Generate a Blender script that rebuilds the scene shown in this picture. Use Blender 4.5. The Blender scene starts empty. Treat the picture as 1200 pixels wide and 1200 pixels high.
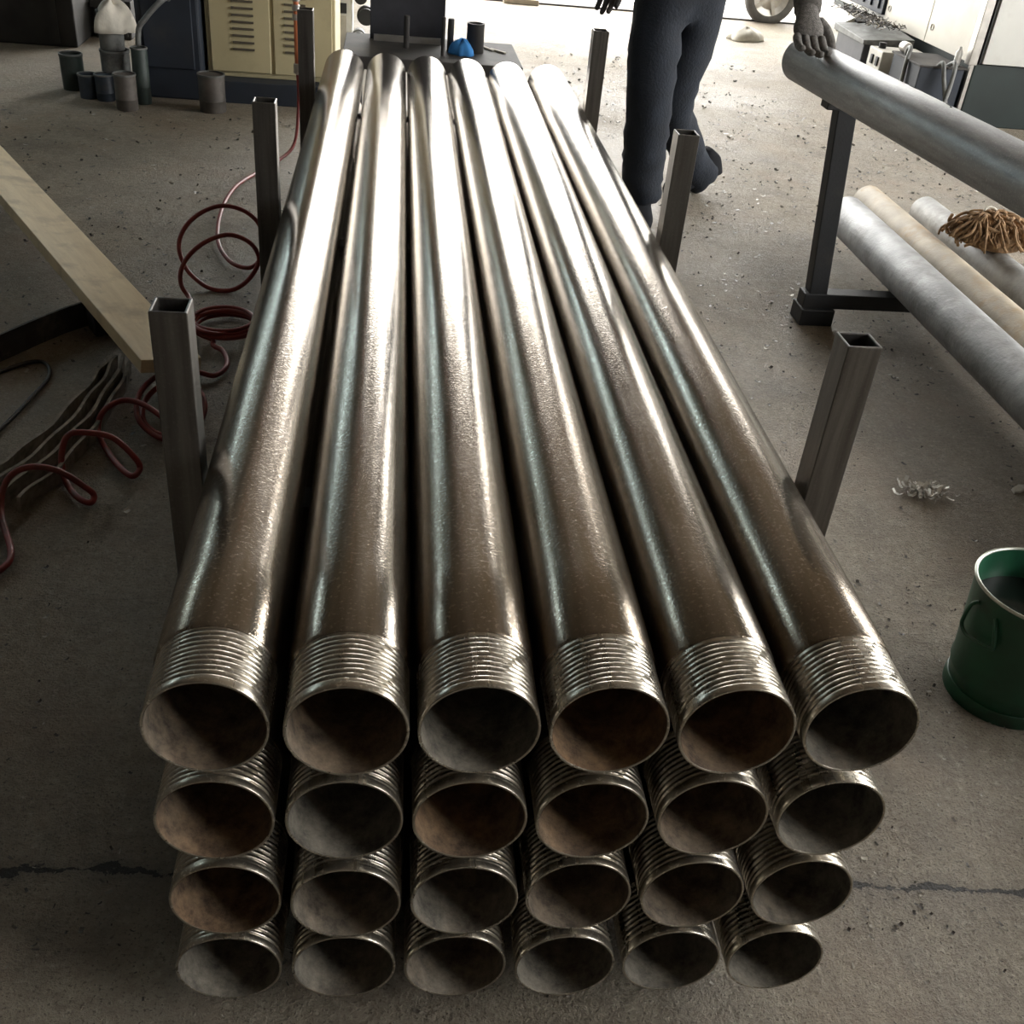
import bpy, bmesh, math, random
from mathutils import Vector, Matrix, noise as mnoise
random.seed(7)
scene = bpy.context.scene
COL = scene.collection
PI = math.pi

# ------------------------------------------------------------------ camera
CAM = Vector((-0.1716, -0.7570, 1.3083))
YAW, PIT, ROL, FPX = 0.1498, 0.5887, 0.1025, 1237.3
FW = Vector((math.sin(YAW)*math.cos(PIT), math.cos(YAW)*math.cos(PIT), -math.sin(PIT)))
_r = Vector((math.cos(YAW), -math.sin(YAW), 0)); _u = _r.cross(FW)
RT = _r*math.cos(ROL) + _u*math.sin(ROL)
UP = -_r*math.sin(ROL) + _u*math.cos(ROL)
cd = bpy.data.cameras.new('camera'); cam = bpy.data.objects.new('camera', cd); COL.objects.link(cam)
cd.sensor_fit = 'HORIZONTAL'; cd.sensor_width = 36.0; cd.lens = 36.0*FPX/1200.0
cd.clip_start = 0.02; cd.clip_end = 200
m3 = Matrix((RT, UP, -FW)).transposed()
cam.matrix_world = Matrix.Translation(CAM) @ m3.to_4x4()
scene.camera = cam

# ------------------------------------------------------------------ sky, sun, exposure
vs = scene.view_settings
vs.view_transform = 'Standard'; vs.look = 'None'; vs.gamma = 1.0; vs.use_curve_mapping = False
vs.exposure = 0.60
world = bpy.data.worlds.new('sky'); scene.world = world; world.use_nodes = True
bg = world.node_tree.nodes['Background']
bg.inputs['Color'].default_value = (1.0, 0.985, 0.95, 1); bg.inputs['Strength'].default_value = 9.0
sd = bpy.data.lights.new('sun', 'SUN'); sd.energy = 9.0; sd.angle = 0.02; sd.color = (1.0, 0.95, 0.86)
sun = bpy.data.objects.new('sun', sd); COL.objects.link(sun)
sun.rotation_euler = Vector((-0.25, 0.06, -0.95)).to_track_quat('-Z', 'Y').to_euler()

# the openings of the shed (y or x plane, ranges) shared by walls and light portals
BACK_Y, FRONT_Y, LEFT_X, RIGHT_X, CEIL = 8.4, -6.0, -5.0, 5.2, 4.6
DOOR_BACK = (-0.45, 4.9, 0.0, 3.5)        # x0,x1,z0,z1
WIN_RIGHT = (0.2, 4.6, 0.9, 3.1)         # y0,y1,z0,z1
WIN_RIGHT_FRONT = (-3.8, -0.6, 1.7, 4.3)
WIN_BACK = (-4.8, -2.2, 2.65, 3.10)        # glazed clerestory strips in the back and left walls
WIN_LEFT = (3.2, 8.1, 2.80, 3.20)
def portal(name, loc, rot, sx, sy):
    l = bpy.data.lights.new(name, 'AREA'); l.shape = 'RECTANGLE'; l.size = sx; l.size_y = sy
    l.cycles.is_portal = True
    o = bpy.data.objects.new(name, l); COL.objects.link(o); o.location = loc; o.rotation_euler = rot
def mid(a, b): return (a+b)/2
portal('door_back_portal', (mid(*DOOR_BACK[:2]), BACK_Y+.1, mid(*DOOR_BACK[2:])), (-PI/2, 0, 0), DOOR_BACK[1]-DOOR_BACK[0], DOOR_BACK[3]-DOOR_BACK[2])
portal('window_right_front_portal', (RIGHT_X+.1, mid(*WIN_RIGHT_FRONT[:2]), mid(*WIN_RIGHT_FRONT[2:])), (0, PI/2, 0), WIN_RIGHT_FRONT[3]-WIN_RIGHT_FRONT[2], WIN_RIGHT_FRONT[1]-WIN_RIGHT_FRONT[0])
portal('window_right_portal', (RIGHT_X+.1, mid(*WIN_RIGHT[:2]), mid(*WIN_RIGHT[2:])), (0, PI/2, 0), WIN_RIGHT[3]-WIN_RIGHT[2], WIN_RIGHT[1]-WIN_RIGHT[0])
portal('window_left_portal', (LEFT_X+.02, mid(*WIN_LEFT[:2]), mid(*WIN_LEFT[2:])), (0, -PI/2, 0), WIN_LEFT[3]-WIN_LEFT[2], WIN_LEFT[1]-WIN_LEFT[0])
portal('window_back_portal', (mid(*WIN_BACK[:2]), BACK_Y-.02, mid(*WIN_BACK[2:])), (-PI/2, 0, 0), WIN_BACK[1]-WIN_BACK[0], WIN_BACK[3]-WIN_BACK[2])

# ------------------------------------------------------------------ pixel helpers (photo pixel -> place on a plane)
def ray(px, py): return FW + RT*((px-600)/FPX) - UP*((py-600)/FPX)
def at_z(px, py, z=0.0):
    d = ray(px, py); return CAM + d*((z-CAM.z)/d.z)
def at_y(px, py, y):
    d = ray(px, py); return CAM + d*((y-CAM.y)/d.y)
def at_x(px, py, x):
    d = ray(px, py); return CAM + d*((x-CAM.x)/d.x)

# ------------------------------------------------------------------ materials
def new_mat(name):
    m = bpy.data.materials.new(name); m.use_nodes = True
    nt = m.node_tree; b = nt.nodes['Principled BSDF']
    return m, nt, b
def nd(nt, t, **kw):
    n = nt.nodes.new(t)
    for k, v in kw.items():
        if k in n.inputs: n.inputs[k].default_value = v
        else: setattr(n, k, v)
    return n
def ramp(nt, fac, stops):
    r = nt.nodes.new('ShaderNodeValToRGB'); e = r.color_ramp.elements
    while len(e) < len(stops): e.new(0.5)
    for el, (p, c) in zip(e, stops):
        el.position = p; el.color = (c, c, c, 1) if isinstance(c, (int, float)) else (*c, 1)
    nt.links.new(fac, r.inputs[0]); return r.outputs[0]
def coords(nt, scale=(1, 1, 1), kind='Object', rand=False):
    tc = nt.nodes.new('ShaderNodeTexCoord'); mp = nt.nodes.new('ShaderNodeMapping')
    mp.inputs['Scale'].default_value = scale
    nt.links.new(tc.outputs[kind], mp.inputs[0])
    if rand:
        oi = nt.nodes.new('ShaderNodeObjectInfo')
        mu = nd(nt, 'ShaderNodeMath', operation='MULTIPLY'); mu.inputs[1].default_value = 37.0
        nt.links.new(oi.outputs['Random'], mu.inputs[0])
        cb = nt.nodes.new('ShaderNodeCombineXYZ')
        for i in range(3): nt.links.new(mu.outputs[0], cb.inputs[i])
        nt.links.new(cb.outputs[0], mp.inputs['Location'])
    return mp.outputs[0]
def noise(nt, vec, scale, detail=4, rough=.55):
    n = nd(nt, 'ShaderNodeTexNoise', Scale=scale, Detail=detail, Roughness=rough)
    nt.links.new(vec, n.inputs['Vector']); return n.outputs['Fac']
def mixc(nt, fac, a, b, mode='MIX'):
    mx = nt.nodes.new('ShaderNodeMix'); mx.data_type = 'RGBA'; mx.blend_type = mode
    for s, v in ((0, fac), (6, a), (7, b)):
        if hasattr(v, 'links') or isinstance(v, bpy.types.NodeSocket): nt.links.new(v, mx.inputs[s])
        else: mx.inputs[s].default_value = v if s == 0 else (*v, 1)
    return mx.outputs[2]
def math_(nt, op, a, b=None, c=None):
    n = nd(nt, 'ShaderNodeMath', operation=op)
    for i, v in enumerate((a, b, c)):
        if v is None: continue
        if isinstance(v, bpy.types.NodeSocket): nt.links.new(v, n.inputs[i])
        else: n.inputs[i].default_value = v
    return n.outputs[0]
def bump(nt, b, h, strength=.3, dist=.01):
    n = nd(nt, 'ShaderNodeBump', Strength=strength, Distance=dist)
    nt.links.new(h, n.inputs['Height']); nt.links.new(n.outputs[0], b.inputs['Normal'])
def simple(name, col, rough=.6, metal=0.0, var=.25, scale=8.0, bmp=0.0, bscale=60.0, dirt=None, spec=None):
    """plain painted / worn surface: colour with noise variation and optional dirt patches"""
    m, nt, b = new_mat(name)
    v = coords(nt, rand=True)
    n = noise(nt, v, scale, 5)
    dark = tuple(c*(1-var) for c in col); light = tuple(min(1, c*(1+var)) for c in col)
    c = mixc(nt, ramp(nt, n, [(.3, 0), (.7, 1)]), dark, light)
    if dirt:
        d = ramp(nt, noise(nt, v, scale*.6, 8, .7), [(.52, 0), (.68, 1)])
        c = mixc(nt, d, c, dirt)
    nt.links.new(c, b.inputs['Base Color'])
    b.inputs['Roughness'].default_value = rough; b.inputs['Metallic'].default_value = metal
    if spec is not None: b.inputs['Specular IOR Level'].default_value = spec
    if bmp: bump(nt, b, noise(nt, v, bscale, 4), bmp, .004)
    return m

M = {}
def floor_material():
    m, nt, b = new_mat('concrete_floor')
    v = coords(nt)
    big = noise(nt, v, 0.9, 5, .6); medn = noise(nt, v, 6, 6, .65); fine = noise(nt, v, 95, 5, .75)
    grit = noise(nt, v, 190, 4, .7)
    c = mixc(nt, ramp(nt, big, [(.35, 0), (.65, 1)]), (.275, .238, .180), (.355, .310, .238))
    c = mixc(nt, ramp(nt, medn, [(.45, 0), (.75, .9)]), c, (.18, .155, .125))
    c = mixc(nt, ramp(nt, fine, [(.52, 0), (.66, 1)]), c, (.46, .405, .315))
    c = mixc(nt, ramp(nt, grit, [(.55, 0), (.63, .9)]), c, (.07, .056, .043))
    g2 = noise(nt, v, 38, 6, .75); g3 = noise(nt, v, 3.2, 4, .6)
    c = mixc(nt, ramp(nt, g2, [(.46, 0), (.62, .7)]), c, (.20, .168, .128))
    c = mixc(nt, ramp(nt, g3, [(.5, 0), (.72, .4)]), c, (.33, .245, .175))
    # oily stains with a shape of their own
    st = ramp(nt, noise(nt, v, 1.7, 7, .62), [(.56, 0), (.70, .65)])
    c = mixc(nt, st, c, (.13, .112, .09))
    # old slab joint that crosses under the pipes and a few cracks
    sx = nt.nodes.new('ShaderNodeSeparateXYZ'); nt.links.new(v, sx.inputs[0])
    wob = math_(nt, 'MULTIPLY', math_(nt, 'SUBTRACT', noise(nt, v, 7, 9, .72), .5), .085)
    line = math_(nt, 'ADD', math_(nt, 'ADD', sx.outputs[1], math_(nt, 'MULTIPLY', sx.outputs[0], .057)), wob)
    d = math_(nt, 'ABSOLUTE', math_(nt, 'SUBTRACT', line, .214))
    width = math_(nt, 'MULTIPLY', math_(nt, 'MAXIMUM', math_(nt, 'SUBTRACT', noise(nt, v, 16, 6, .7), .36), 0.0), .034)
    joint = math_(nt, 'LESS_THAN', d, width)
    soft = nd(nt, 'ShaderNodeMapRange'); soft.inputs[1].default_value = 0; soft.inputs[2].default_value = .03; soft.inputs[3].default_value = .45; soft.inputs[4].default_value = 0
    nt.links.new(d, soft.inputs[0])
    c = mixc(nt, soft.outputs[0], c, (.12, .10, .085))
    c = mixc(nt, joint, c, (.022, .019, .016))
    nt.links.new(c, b.inputs['Base Color'])
    b.inputs['Roughness'].default_value = .72
    r = ramp(nt, big, [(.4, .55), (.7, .85)]); nt.links.new(r, b.inputs['Roughness'])
    h = math_(nt, 'ADD', math_(nt, 'MULTIPLY', fine, .55), math_(nt, 'MULTIPLY', grit, .35))
    h = math_(nt, 'ADD', h, math_(nt, 'ADD', math_(nt, 'MULTIPLY', medn, .9), math_(nt, 'MULTIPLY', g2, .8)))
    h = math_(nt, 'SUBTRACT', h, math_(nt, 'MULTIPLY', joint, 1.5))
    bump(nt, b, h, .95, .016)
    return m
M['floor'] = floor_material()

def pipe_material(name, base, light, rust, rough, along=(1, .07, 1), drops_amt=.10, metal=.92, speck=.8):
    m, nt, b = new_mat(name)
    v = coords(nt, along, rand=True)       # streaks run along the length
    v2 = coords(nt, (1, 1, 1), rand=True)
    streak = noise(nt, v, 75, 4, .55); patch = noise(nt, v, 9, 3, .5); drops = noise(nt, v2, 300, 2, .5); glints = noise(nt, v2, 200, 3, .6)
    c = mixc(nt, ramp(nt, streak, [(.3, 0), (.75, 1)]), base, light)
    c = mixc(nt, ramp(nt, patch, [(.35, 0), (.75, .75)]), c, rust)
    c = mixc(nt, ramp(nt, glints, [(.57, 0), (.66, speck)]), c, tuple(min(1, q*1.35) for q in light))  # paler specks painted into the colour as glints of oil droplets
    nt.links.new(c, b.inputs['Base Color'])
    b.inputs['Metallic'].default_value = metal
    rr = math_(nt, 'ADD', math_(nt, 'MULTIPLY', streak, .10), rough-.05)
    rr = math_(nt, 'ADD', rr, math_(nt, 'MULTIPLY', ramp(nt, patch, [(.3, 0), (.8, 1)]), .10))
    nt.links.new(rr, b.inputs['Roughness'])
    bump(nt, b, math_(nt, 'ADD', ramp(nt, drops, [(.5, 0), (.75, 1)]), math_(nt, 'MULTIPLY', streak, .4)), drops_amt, .0008)
    return m
M['pipe'] = pipe_material('oiled_steel', (.235, .205, .165), (.37, .34, .30), (.215, .165, .112), .17, drops_amt=.14)
M['thread'] = pipe_material('cut_thread_steel', (.38, .35, .295), (.54, .51, .45), (.29, .245, .18), .25, drops_amt=.05)
def bore_material():
    m, nt, b = new_mat('rusty_bore')
    v = coords(nt, rand=True); oi = nt.nodes.new('ShaderNodeObjectInfo')
    n = ramp(nt, noise(nt, v, 30, 8, .75), [(.36, 0), (.66, 1)]); n2 = noise(nt, v, 6, 4, .6)
    grey = mixc(nt, n, (.060, .055, .046), (.26, .235, .19))
    rust = mixc(nt, n, (.055, .030, .017), (.30, .185, .095))
    f = math_(nt, 'ADD', math_(nt, 'MULTIPLY', oi.outputs['Random'], .65), math_(nt, 'MULTIPLY', n2, .6))
    c = mixc(nt, ramp(nt, f, [(.5, 0), (1.0, 1)]), grey, rust)
    nt.links.new(c, b.inputs['Base Color']); b.inputs['Roughness'].default_value = .75
    bump(nt, b, n, .4, .002); return m
M['bore'] = bore_material()
M['post'] = pipe_material('square_tube_steel', (.12, .112, .105), (.26, .25, .235), (.075, .07, .066), .33, (1, 1, .06), speck=.1)
M['galv'] = pipe_material('grey_pipe_steel', (.27, .275, .28), (.46, .47, .48), (.19, .19, .19), .45, (1, .15, 1), .2, .55, speck=.35)
M['pale_pipe'] = simple('pale_scaled_pipe', (.36, .36, .355), .62, .2, .3, 14, .3, 90, dirt=(.22, .215, .20))
M['tan_pipe'] = simple('tan_rusted_pipe', (.36, .31, .235), .62, .2, .25, 9, .3, 90, dirt=(.34, .22, .10))
M['mid_pipe'] = simple('dull_grey_pipe', (.27, .275, .28), .55, .4, .35, 12, .3, 90, dirt=(.16, .155, .15))
M['black_steel'] = simple('black_painted_steel', (.010, .011, .013), .6, .0, .3, 12, .15, 120, dirt=(.022, .020, .018))
M['dark_bench'] = simple('dark_bench_steel', (.045, .042, .040), .75, .1, .3, 10, .1, 80, dirt=(.075, .065, .055))
M['plate'] = simple('dark_slate_plate', (.05, .052, .062), .55, .2, .3, 8)
M['beige'] = simple('beige_paint', (.52, .46, .28), .5, 0, .07, 3, .05, 40, dirt=(.40, .34, .21))
M['slot'] = simple('slot_shade', (.10, .085, .06), .7)  # shade of the louvre openings, put into the colour of raised bars
M['navy_paint'] = simple('navy_paint', (.020, .027, .040), .6, 0, .2, 5, dirt=(.035, .037, .042))
M['cream'] = simple('cream_machine_paint', (.64, .61, .54), .42, 0, .04, 3, dirt=(.57, .53, .46))
M['grey_panel'] = simple('grey_machine_paint', (.55, .55, .52), .42, 0, .05, 4, dirt=(.47, .46, .43))
M['green_black'] = simple('dark_green_paint', (.012, .021, .020), .55, 0, .2, 5)
M['alu'] = simple('aluminium_strip', (.55, .53, .50), .38, .8, .15, 20)
M['greybox'] = simple('light_grey_box', (.56, .55, .50), .5, 0, .1, 6, dirt=(.36, .34, .30))
M['wood'] = None
M['rubber'] = simple('black_rubber', (.020, .019, .018), .6, 0, .3, 10, .2, 100)
M['web'] = simple('worn_webbing', (.26, .23, .19), .85, 0, .35, 40, .5, 300, dirt=(.12, .105, .09))
M['web_dark'] = simple('dark_webbing', (.030, .028, .026), .8, 0, .4, 25, .5, 300, dirt=(.09, .08, .07))
M['hose_red'] = simple('red_hose', (.23, .030, .026), .5, 0, .25, 8, dirt=(.10, .035, .028))
M['hose_orange'] = simple('orange_hose', (.62, .20, .09), .4, 0, .15, 8)
M['bucket'] = simple('green_bucket_paint', (.012, .075, .038), .38, 0, .3, 9, .1, 60, dirt=(.012, .030, .018))
M['rim'] = simple('bare_metal_rim', (.50, .52, .46), .3, .8, .15, 12)
M['oil'] = simple('dark_oil', (.008, .012, .010), .12, 0, .2, 4)
M['cloth_white'] = simple('dirty_white_cloth', (.60, .57, .50), .9, 0, .2, 10, .3, 60)
M['cloth_blue'] = simple('blue_cloth', (.05, .26, .66), .85, 0, .25, 12, .3, 80)
M['navy_cloth'] = simple('navy_work_cloth', (.008, .012, .020), .9, 0, .35, 12, .6, 110)
M['boot'] = simple('black_boot', (.012, .013, .016), .9, 0, .3, 14, spec=.2)
M['glove'] = simple('grey_knit_glove', (.15, .14, .13), .95, 0, .4, 120, .9, 420)
M['glove_backlit'] = simple('grey_knit_glove_backlit', (.045, .042, .042), .9, 0, .3, 100, .8, 400)  # same knit glove, its colour darkened to imitate backlight
M['skin'] = simple('skin', (.36, .20, .13), .5, 0, .06, 10)
M['hair'] = simple('black_hair', (.012, .010, .009), .5, 0, .3, 60)
M['eye'] = simple('eye', (.65, .63, .60), .2, 0, .02)
M['iris'] = simple('iris', (.02, .012, .01), .2, 0, .1)
M['hemp'] = simple('hemp_strands', (.30, .185, .095), .9, 0, .45, 60, .5, 200, dirt=(.13, .075, .04))
M['tin'] = simple('dull_tin', (.15, .155, .15), .6, .2, .35, 14, .1, 60, dirt=(.06, .058, .055))
M['tin_blue'] = simple('blue_tin', (.030, .042, .060), .55, .1, .3, 14, dirt=(.07, .07, .07))
M['tin_green'] = simple('green_tin', (.030, .045, .040), .55, .1, .3, 14, dirt=(.06, .06, .058))
M['tin_brown'] = simple('brown_tin', (.10, .088, .078), .65, .1, .3, 14, dirt=(.05, .046, .042))
M['scrap'] = simple('dark_scrap', (.035, .033, .031), .7, .2, .4, 6, .3, 40)
M['wall'] = simple('dark_shed_wall', (.065, .06, .052), .85, 0, .25, 1.5, .1, 30)
M['ceil'] = simple('brown_roof_sheet', (.13, .10, .072), .8, 0, .25, 1.2)  # plain warm brown with random variation
M['outside'] = simple('sunlit_yard', (.52, .49, .43), .9, 0, .1, 2, .3, 40)
M['tyre'] = simple('grey_tyre', (.10, .095, .09), .8, 0, .2, 20, .2, 60)
M['scooter'] = simple('scooter_paint', (.25, .26, .28), .3, 0, .05, 4)
M['chip_white'] = simple('bright_chip', (.62, .60, .55), .5, .3, .2, 30)
M['white_plastic'] = simple('white_plastic', (.80, .79, .76), .4, 0, .04)
def wood_material():
    m, nt, b = new_mat('pale_plank')
    v = coords(nt, (1, 9, 6)); v2 = coords(nt)
    g = noise(nt, v, 5, 7, .65); n2 = noise(nt, v2, 9, 6, .6); n3 = noise(nt, v2, 45, 4, .7)
    c = mixc(nt, ramp(nt, g, [(.3, 0), (.7, 1)]), (.66, .53, .34), (.84, .71, .49))
    c = mixc(nt, ramp(nt, n2, [(.52, 0), (.7, .8)]), c, (.46, .36, .23))
    c = mixc(nt, ramp(nt, n3, [(.66, 0), (.74, .6)]), c, (.28, .21, .13))
    nt.links.new(c, b.inputs['Base Color']); b.inputs['Roughness'].default_value = .34
    bump(nt, b, g, .2, .003); return m
M['wood'] = wood_material()
def shaving_material():
    m, nt, b = new_mat('steel_shavings')
    g = nt.nodes.new('ShaderNodeNewGeometry')
    c = ramp(nt, g.outputs['Random Per Island'], [(0, (.035, .030, .026)), (.55, (.075, .065, .055)), (.80, (.16, .14, .115)), (.95, (.45, .42, .36))])
    nt.links.new(c, b.inputs['Base Color']); b.inputs['Roughness'].default_value = .45; b.inputs['Metallic'].default_value = .3
    return m
M['shavings'] = shaving_material()

# ------------------------------------------------------------------ mesh builder
class MB:
    def __init__(s): s.v = []; s.f = []; s.mi = []; s.cur = 0
    def add(s, vs, fs):
        o = len(s.v); s.v += [Vector(p) for p in vs]
        for f in fs: s.f.append([o+i for i in f]); s.mi.append(s.cur)
        return s
    def box(s, c, size, mat=None):
        hx, hy, hz = size[0]/2, size[1]/2, size[2]/2; c = Vector(c)
        vs = [Vector((x, y, z)) for x in (-hx, hx) for y in (-hy, hy) for z in (-hz, hz)]
        if mat is not None: vs = [mat @ p for p in vs]
        return s.add([c+p for p in vs], [(0,1,3,2),(4,6,7,5),(0,4,5,1),(2,3,7,6),(0,2,6,4),(1,5,7,3)])
    def b6(s, x0, x1, y0, y1, z0, z1): return s.box(((x0+x1)/2, (y0+y1)/2, (z0+z1)/2), (x1-x0, y1-y0, z1-z0))
    def bar(s, a, b, w, h, up=(0, 0, 1)):
        a, b = Vector(a), Vector(b); d = (b-a); L = d.length; d.normalize()
        up = Vector(up)
        if abs(d.dot(up)) > .98: up = Vector((0, 1, 0))
        x = d.cross(up).normalized(); z = x.cross(d).normalized()
        return s.box((a+b)/2, (w, L, h), Matrix((x, d, z)).transposed())
    def lathe(s, prof, c=(0, 0, 0), n=32, axis='z', cap0=False, cap1=False, mat=None):
        """prof: list of (radius, height)"""
        c = Vector(c); vs = []; fs = []; k = len(prof)
        for (r, h) in prof:
            for i in range(n):
                a = 2*PI*i/n; x, y = r*math.cos(a), r*math.sin(a)
                p = Vector((x, y, h)) if axis == 'z' else (Vector((x, h, y)) if axis == 'y' else Vector((h, x, y)))
                if mat is not None: p = mat @ p
                vs.append(c+p)
        for j in range(k-1):
            for i in range(n):
                i2 = (i+1) % n; fs.append((j*n+i, j*n+i2, (j+1)*n+i2, (j+1)*n+i))
        if cap0: fs.append(tuple(range(n))[::-1])
        if cap1: fs.append(tuple((k-1)*n+i for i in range(n)))
        return s.add(vs, fs)
    def tube(s, pts, r, n=8, cap=True):
        pts = [Vector(p) for p in pts]; rs = r if isinstance(r, (list, tuple)) else [r]*len(pts)
        vs = []; fs = []; t0 = (pts[1]-pts[0]).normalized()
        up = Vector((0, 0, 1)) if abs(t0.z) < .9 else Vector((1, 0, 0))
        x = t0.cross(up).normalized()
        for i, p in enumerate(pts):
            t = (pts[min(i+1, len(pts)-1)]-pts[max(i-1, 0)]).normalized()
            x = (x - t*x.dot(t)).normalized(); y = t.cross(x)
            for k in range(n):
                a = 2*PI*k/n; vs.append(p+(x*math.cos(a)+y*math.sin(a))*rs[i])
        for i in range(len(pts)-1):
            for k in range(n):
                k2 = (k+1) % n; fs.append((i*n+k, i*n+k2, (i+1)*n+k2, (i+1)*n+k))
        if cap:
            fs.append(tuple(range(n))[::-1]); fs.append(tuple((len(pts)-1)*n+k for k in range(n)))
        return s.add(vs, fs)
    def ribbon(s, pts, w, t, wdir=(0, 0, 1)):
        """flat strap: width w along wdir, thickness t"""
        pts = [Vector(p) for p in pts]; vs = []; fs = []
        for i, p in enumerate(pts):
            d = (pts[min(i+1, len(pts)-1)]-pts[max(i-1, 0)]).normalized()
            wv = Vector(wdir); wv = (wv-d*wv.dot(d)).normalized(); nv = d.cross(wv).normalized()
            for a, b in ((-1, -1), (1, -1), (1, 1), (-1, 1)): vs.append(p+wv*(a*w/2)+nv*(b*t/2))
        for i in range(len(pts)-1):
            for k in range(4):
                k2 = (k+1) % 4; fs.append((i*4+k, i*4+k2, (i+1)*4+k2, (i+1)*4+k))
        fs.append((3, 2, 1, 0)); e = (len(pts)-1)*4; fs.append((e, e+1, e+2, e+3))
        return s.add(vs, fs)
    def build(s, name, mats, parent=None, smooth=False, bevel=0, kind=None, auto=None):
        if not isinstance(mats, (list, tuple)): mats = [mats]
        off = Vector((0, 0, 0)); q = parent
        while q is not None: off += q.location; q = q.parent
        me = bpy.data.meshes.new(name)
        me.from_pydata([tuple(p-off) for p in s.v], [], s.f)
        for m in mats: me.materials.append(m)
        if len(mats) > 1:
            for p, i in zip(me.polygons, s.mi): p.material_index = i
        bm = bmesh.new(); bm.from_mesh(me); bmesh.ops.recalc_face_normals(bm, faces=bm.faces)
        bm.to_mesh(me); bm.free()
        if smooth: me.shade_smooth()
        o = bpy.data.objects.new(name, me); COL.objects.link(o)
        if parent is not None: o.parent = parent
        if bevel:
            md = o.modifiers.new('bevel', 'BEVEL'); md.width = bevel; md.segments = 2; md.limit_method = 'ANGLE'; md.angle_limit = math.radians(40)
        if smooth and auto:
            me.set_sharp_from_angle(angle=math.radians(auto))
        if kind: o['kind'] = kind
        return o
def tag(o, label, cat, group=None, kind=None):
    o['label'] = label; o['category'] = cat
    if group: o['group'] = group
    if kind: o['kind'] = kind
    return o
def thing(name, loc, label, cat, group=None):
    o = bpy.data.objects.new(name, None); COL.objects.link(o); o.location = loc; o.empty_display_size = .05
    return tag(o, label, cat, group)
def struct(mb, name, mat, **kw):
    o = mb.build(name, mat, **kw); o['kind'] = 'structure'; return o
def smooth_path(pts, sub=8, closed=False):
    pts = [Vector(p) for p in pts]; out = []
    n = len(pts)
    for i in range(n-1):
        p0 = pts[max(i-1, 0)]; p1 = pts[i]; p2 = pts[i+1]; p3 = pts[min(i+2, n-1)]
        for k in range(sub):
            t = k/sub
            out.append(.5*((2*p1)+(p2-p0)*t+(2*p0-5*p1+4*p2-p3)*t*t+(3*p1-p0-3*p2+p3)*t*t*t))
    out.append(pts[-1]); return out

# ------------------------------------------------------------------ the shed
struct(MB().b6(LEFT_X-.2, RIGHT_X+.2, FRONT_Y-.2, BACK_Y+.15, -.12, 0), 'floor', M['floor'])
g = struct(MB().b6(-40, 45, BACK_Y+.15, 60, -.14, -.02), 'ground_yard', M['outside'])
struct(MB().b6(-45, 50, -45, FRONT_Y-.2, -.14, -.02), 'ground_front', M['outside'])
struct(MB().b6(RIGHT_X+.2, 50, FRONT_Y-.2, BACK_Y+.15, -.14, -.02), 'ground_right', M['outside'])
struct(MB().b6(-45, LEFT_X-.2, FRONT_Y-.2, BACK_Y+.15, -.14, -.02), 'ground_left', M['outside'])
struct(MB().b6(LEFT_X-.4, RIGHT_X+.4, FRONT_Y-.4, BACK_Y+.4, CEIL, CEIL+.15), 'ceiling', M['ceil'])
def wall(name, axis, pos, lo, hi, *ops):
    b = MB()
    def seg(a0, a1, z0, z1):
        if a1-a0 < 1e-4 or z1-z0 < 1e-4: return
        if axis == 'y': b.b6(a0, a1, pos[0], pos[1], z0, z1)
        else: b.b6(pos[0], pos[1], a0, a1, z0, z1)
    at = lo
    for op in sorted(ops):
        seg(at, op[0], 0, CEIL); seg(op[0], op[1], op[3], CEIL); seg(op[0], op[1], 0, op[2]); at = op[1]
    seg(at, hi, 0, CEIL)
    return struct(b, name, M['wall'])
wall('wall_back', 'y', (BACK_Y, BACK_Y+.15), LEFT_X, RIGHT_X, DOOR_BACK, WIN_BACK)
struct(MB().b6(LEFT_X, RIGHT_X, FRONT_Y-.15, FRONT_Y, 0, CEIL), 'wall_front', M['wall'])
wall('wall_right', 'x', (RIGHT_X, RIGHT_X+.15), FRONT_Y, BACK_Y, WIN_RIGHT, WIN_RIGHT_FRONT)
wall('wall_left', 'x', (LEFT_X-.15, LEFT_X), FRONT_Y, BACK_Y, WIN_LEFT)
def pane_material():
    m, nt, b = new_mat('cyan_glazing')
    t = nt.nodes.new('ShaderNodeBsdfTransparent'); t.inputs[0].default_value = (.66, .75, .78, 1)
    nt.links.new(t.outputs[0], nt.nodes['Material Output'].inputs['Surface']); return m
wf = struct(MB().b6(WIN_BACK[0], WIN_BACK[1], BACK_Y+.06, BACK_Y+.066, WIN_BACK[2], WIN_BACK[3]), 'window_1', pane_material())
wl = struct(MB().b6(LEFT_X-.066, LEFT_X-.06, WIN_LEFT[0], WIN_LEFT[1], WIN_LEFT[2], WIN_LEFT[3]), 'window_2', wf.data.materials[0])
for k in range(4): xx = WIN_BACK[0]+.01+k*(WIN_BACK[1]-WIN_BACK[0]-.02)/3; MB().b6(xx-.01, xx+.01, BACK_Y+.04, BACK_Y+.09, WIN_BACK[2], WIN_BACK[3]).build('window_bar', M['dark_bench'], wf)
for k in range(6): yy = WIN_LEFT[0]+.01+k*(WIN_LEFT[1]-WIN_LEFT[0]-.02)/5; MB().b6(LEFT_X-.09, LEFT_X-.04, yy-.01, yy+.01, WIN_LEFT[2], WIN_LEFT[3]).build('window_bar', M['dark_bench'], wl)
struct(MB().b6(DOOR_BACK[0], DOOR_BACK[1], BACK_Y+.02, BACK_Y+.06, -.005, .012), 'trim_1', M['dark_bench'])   # door track

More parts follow.
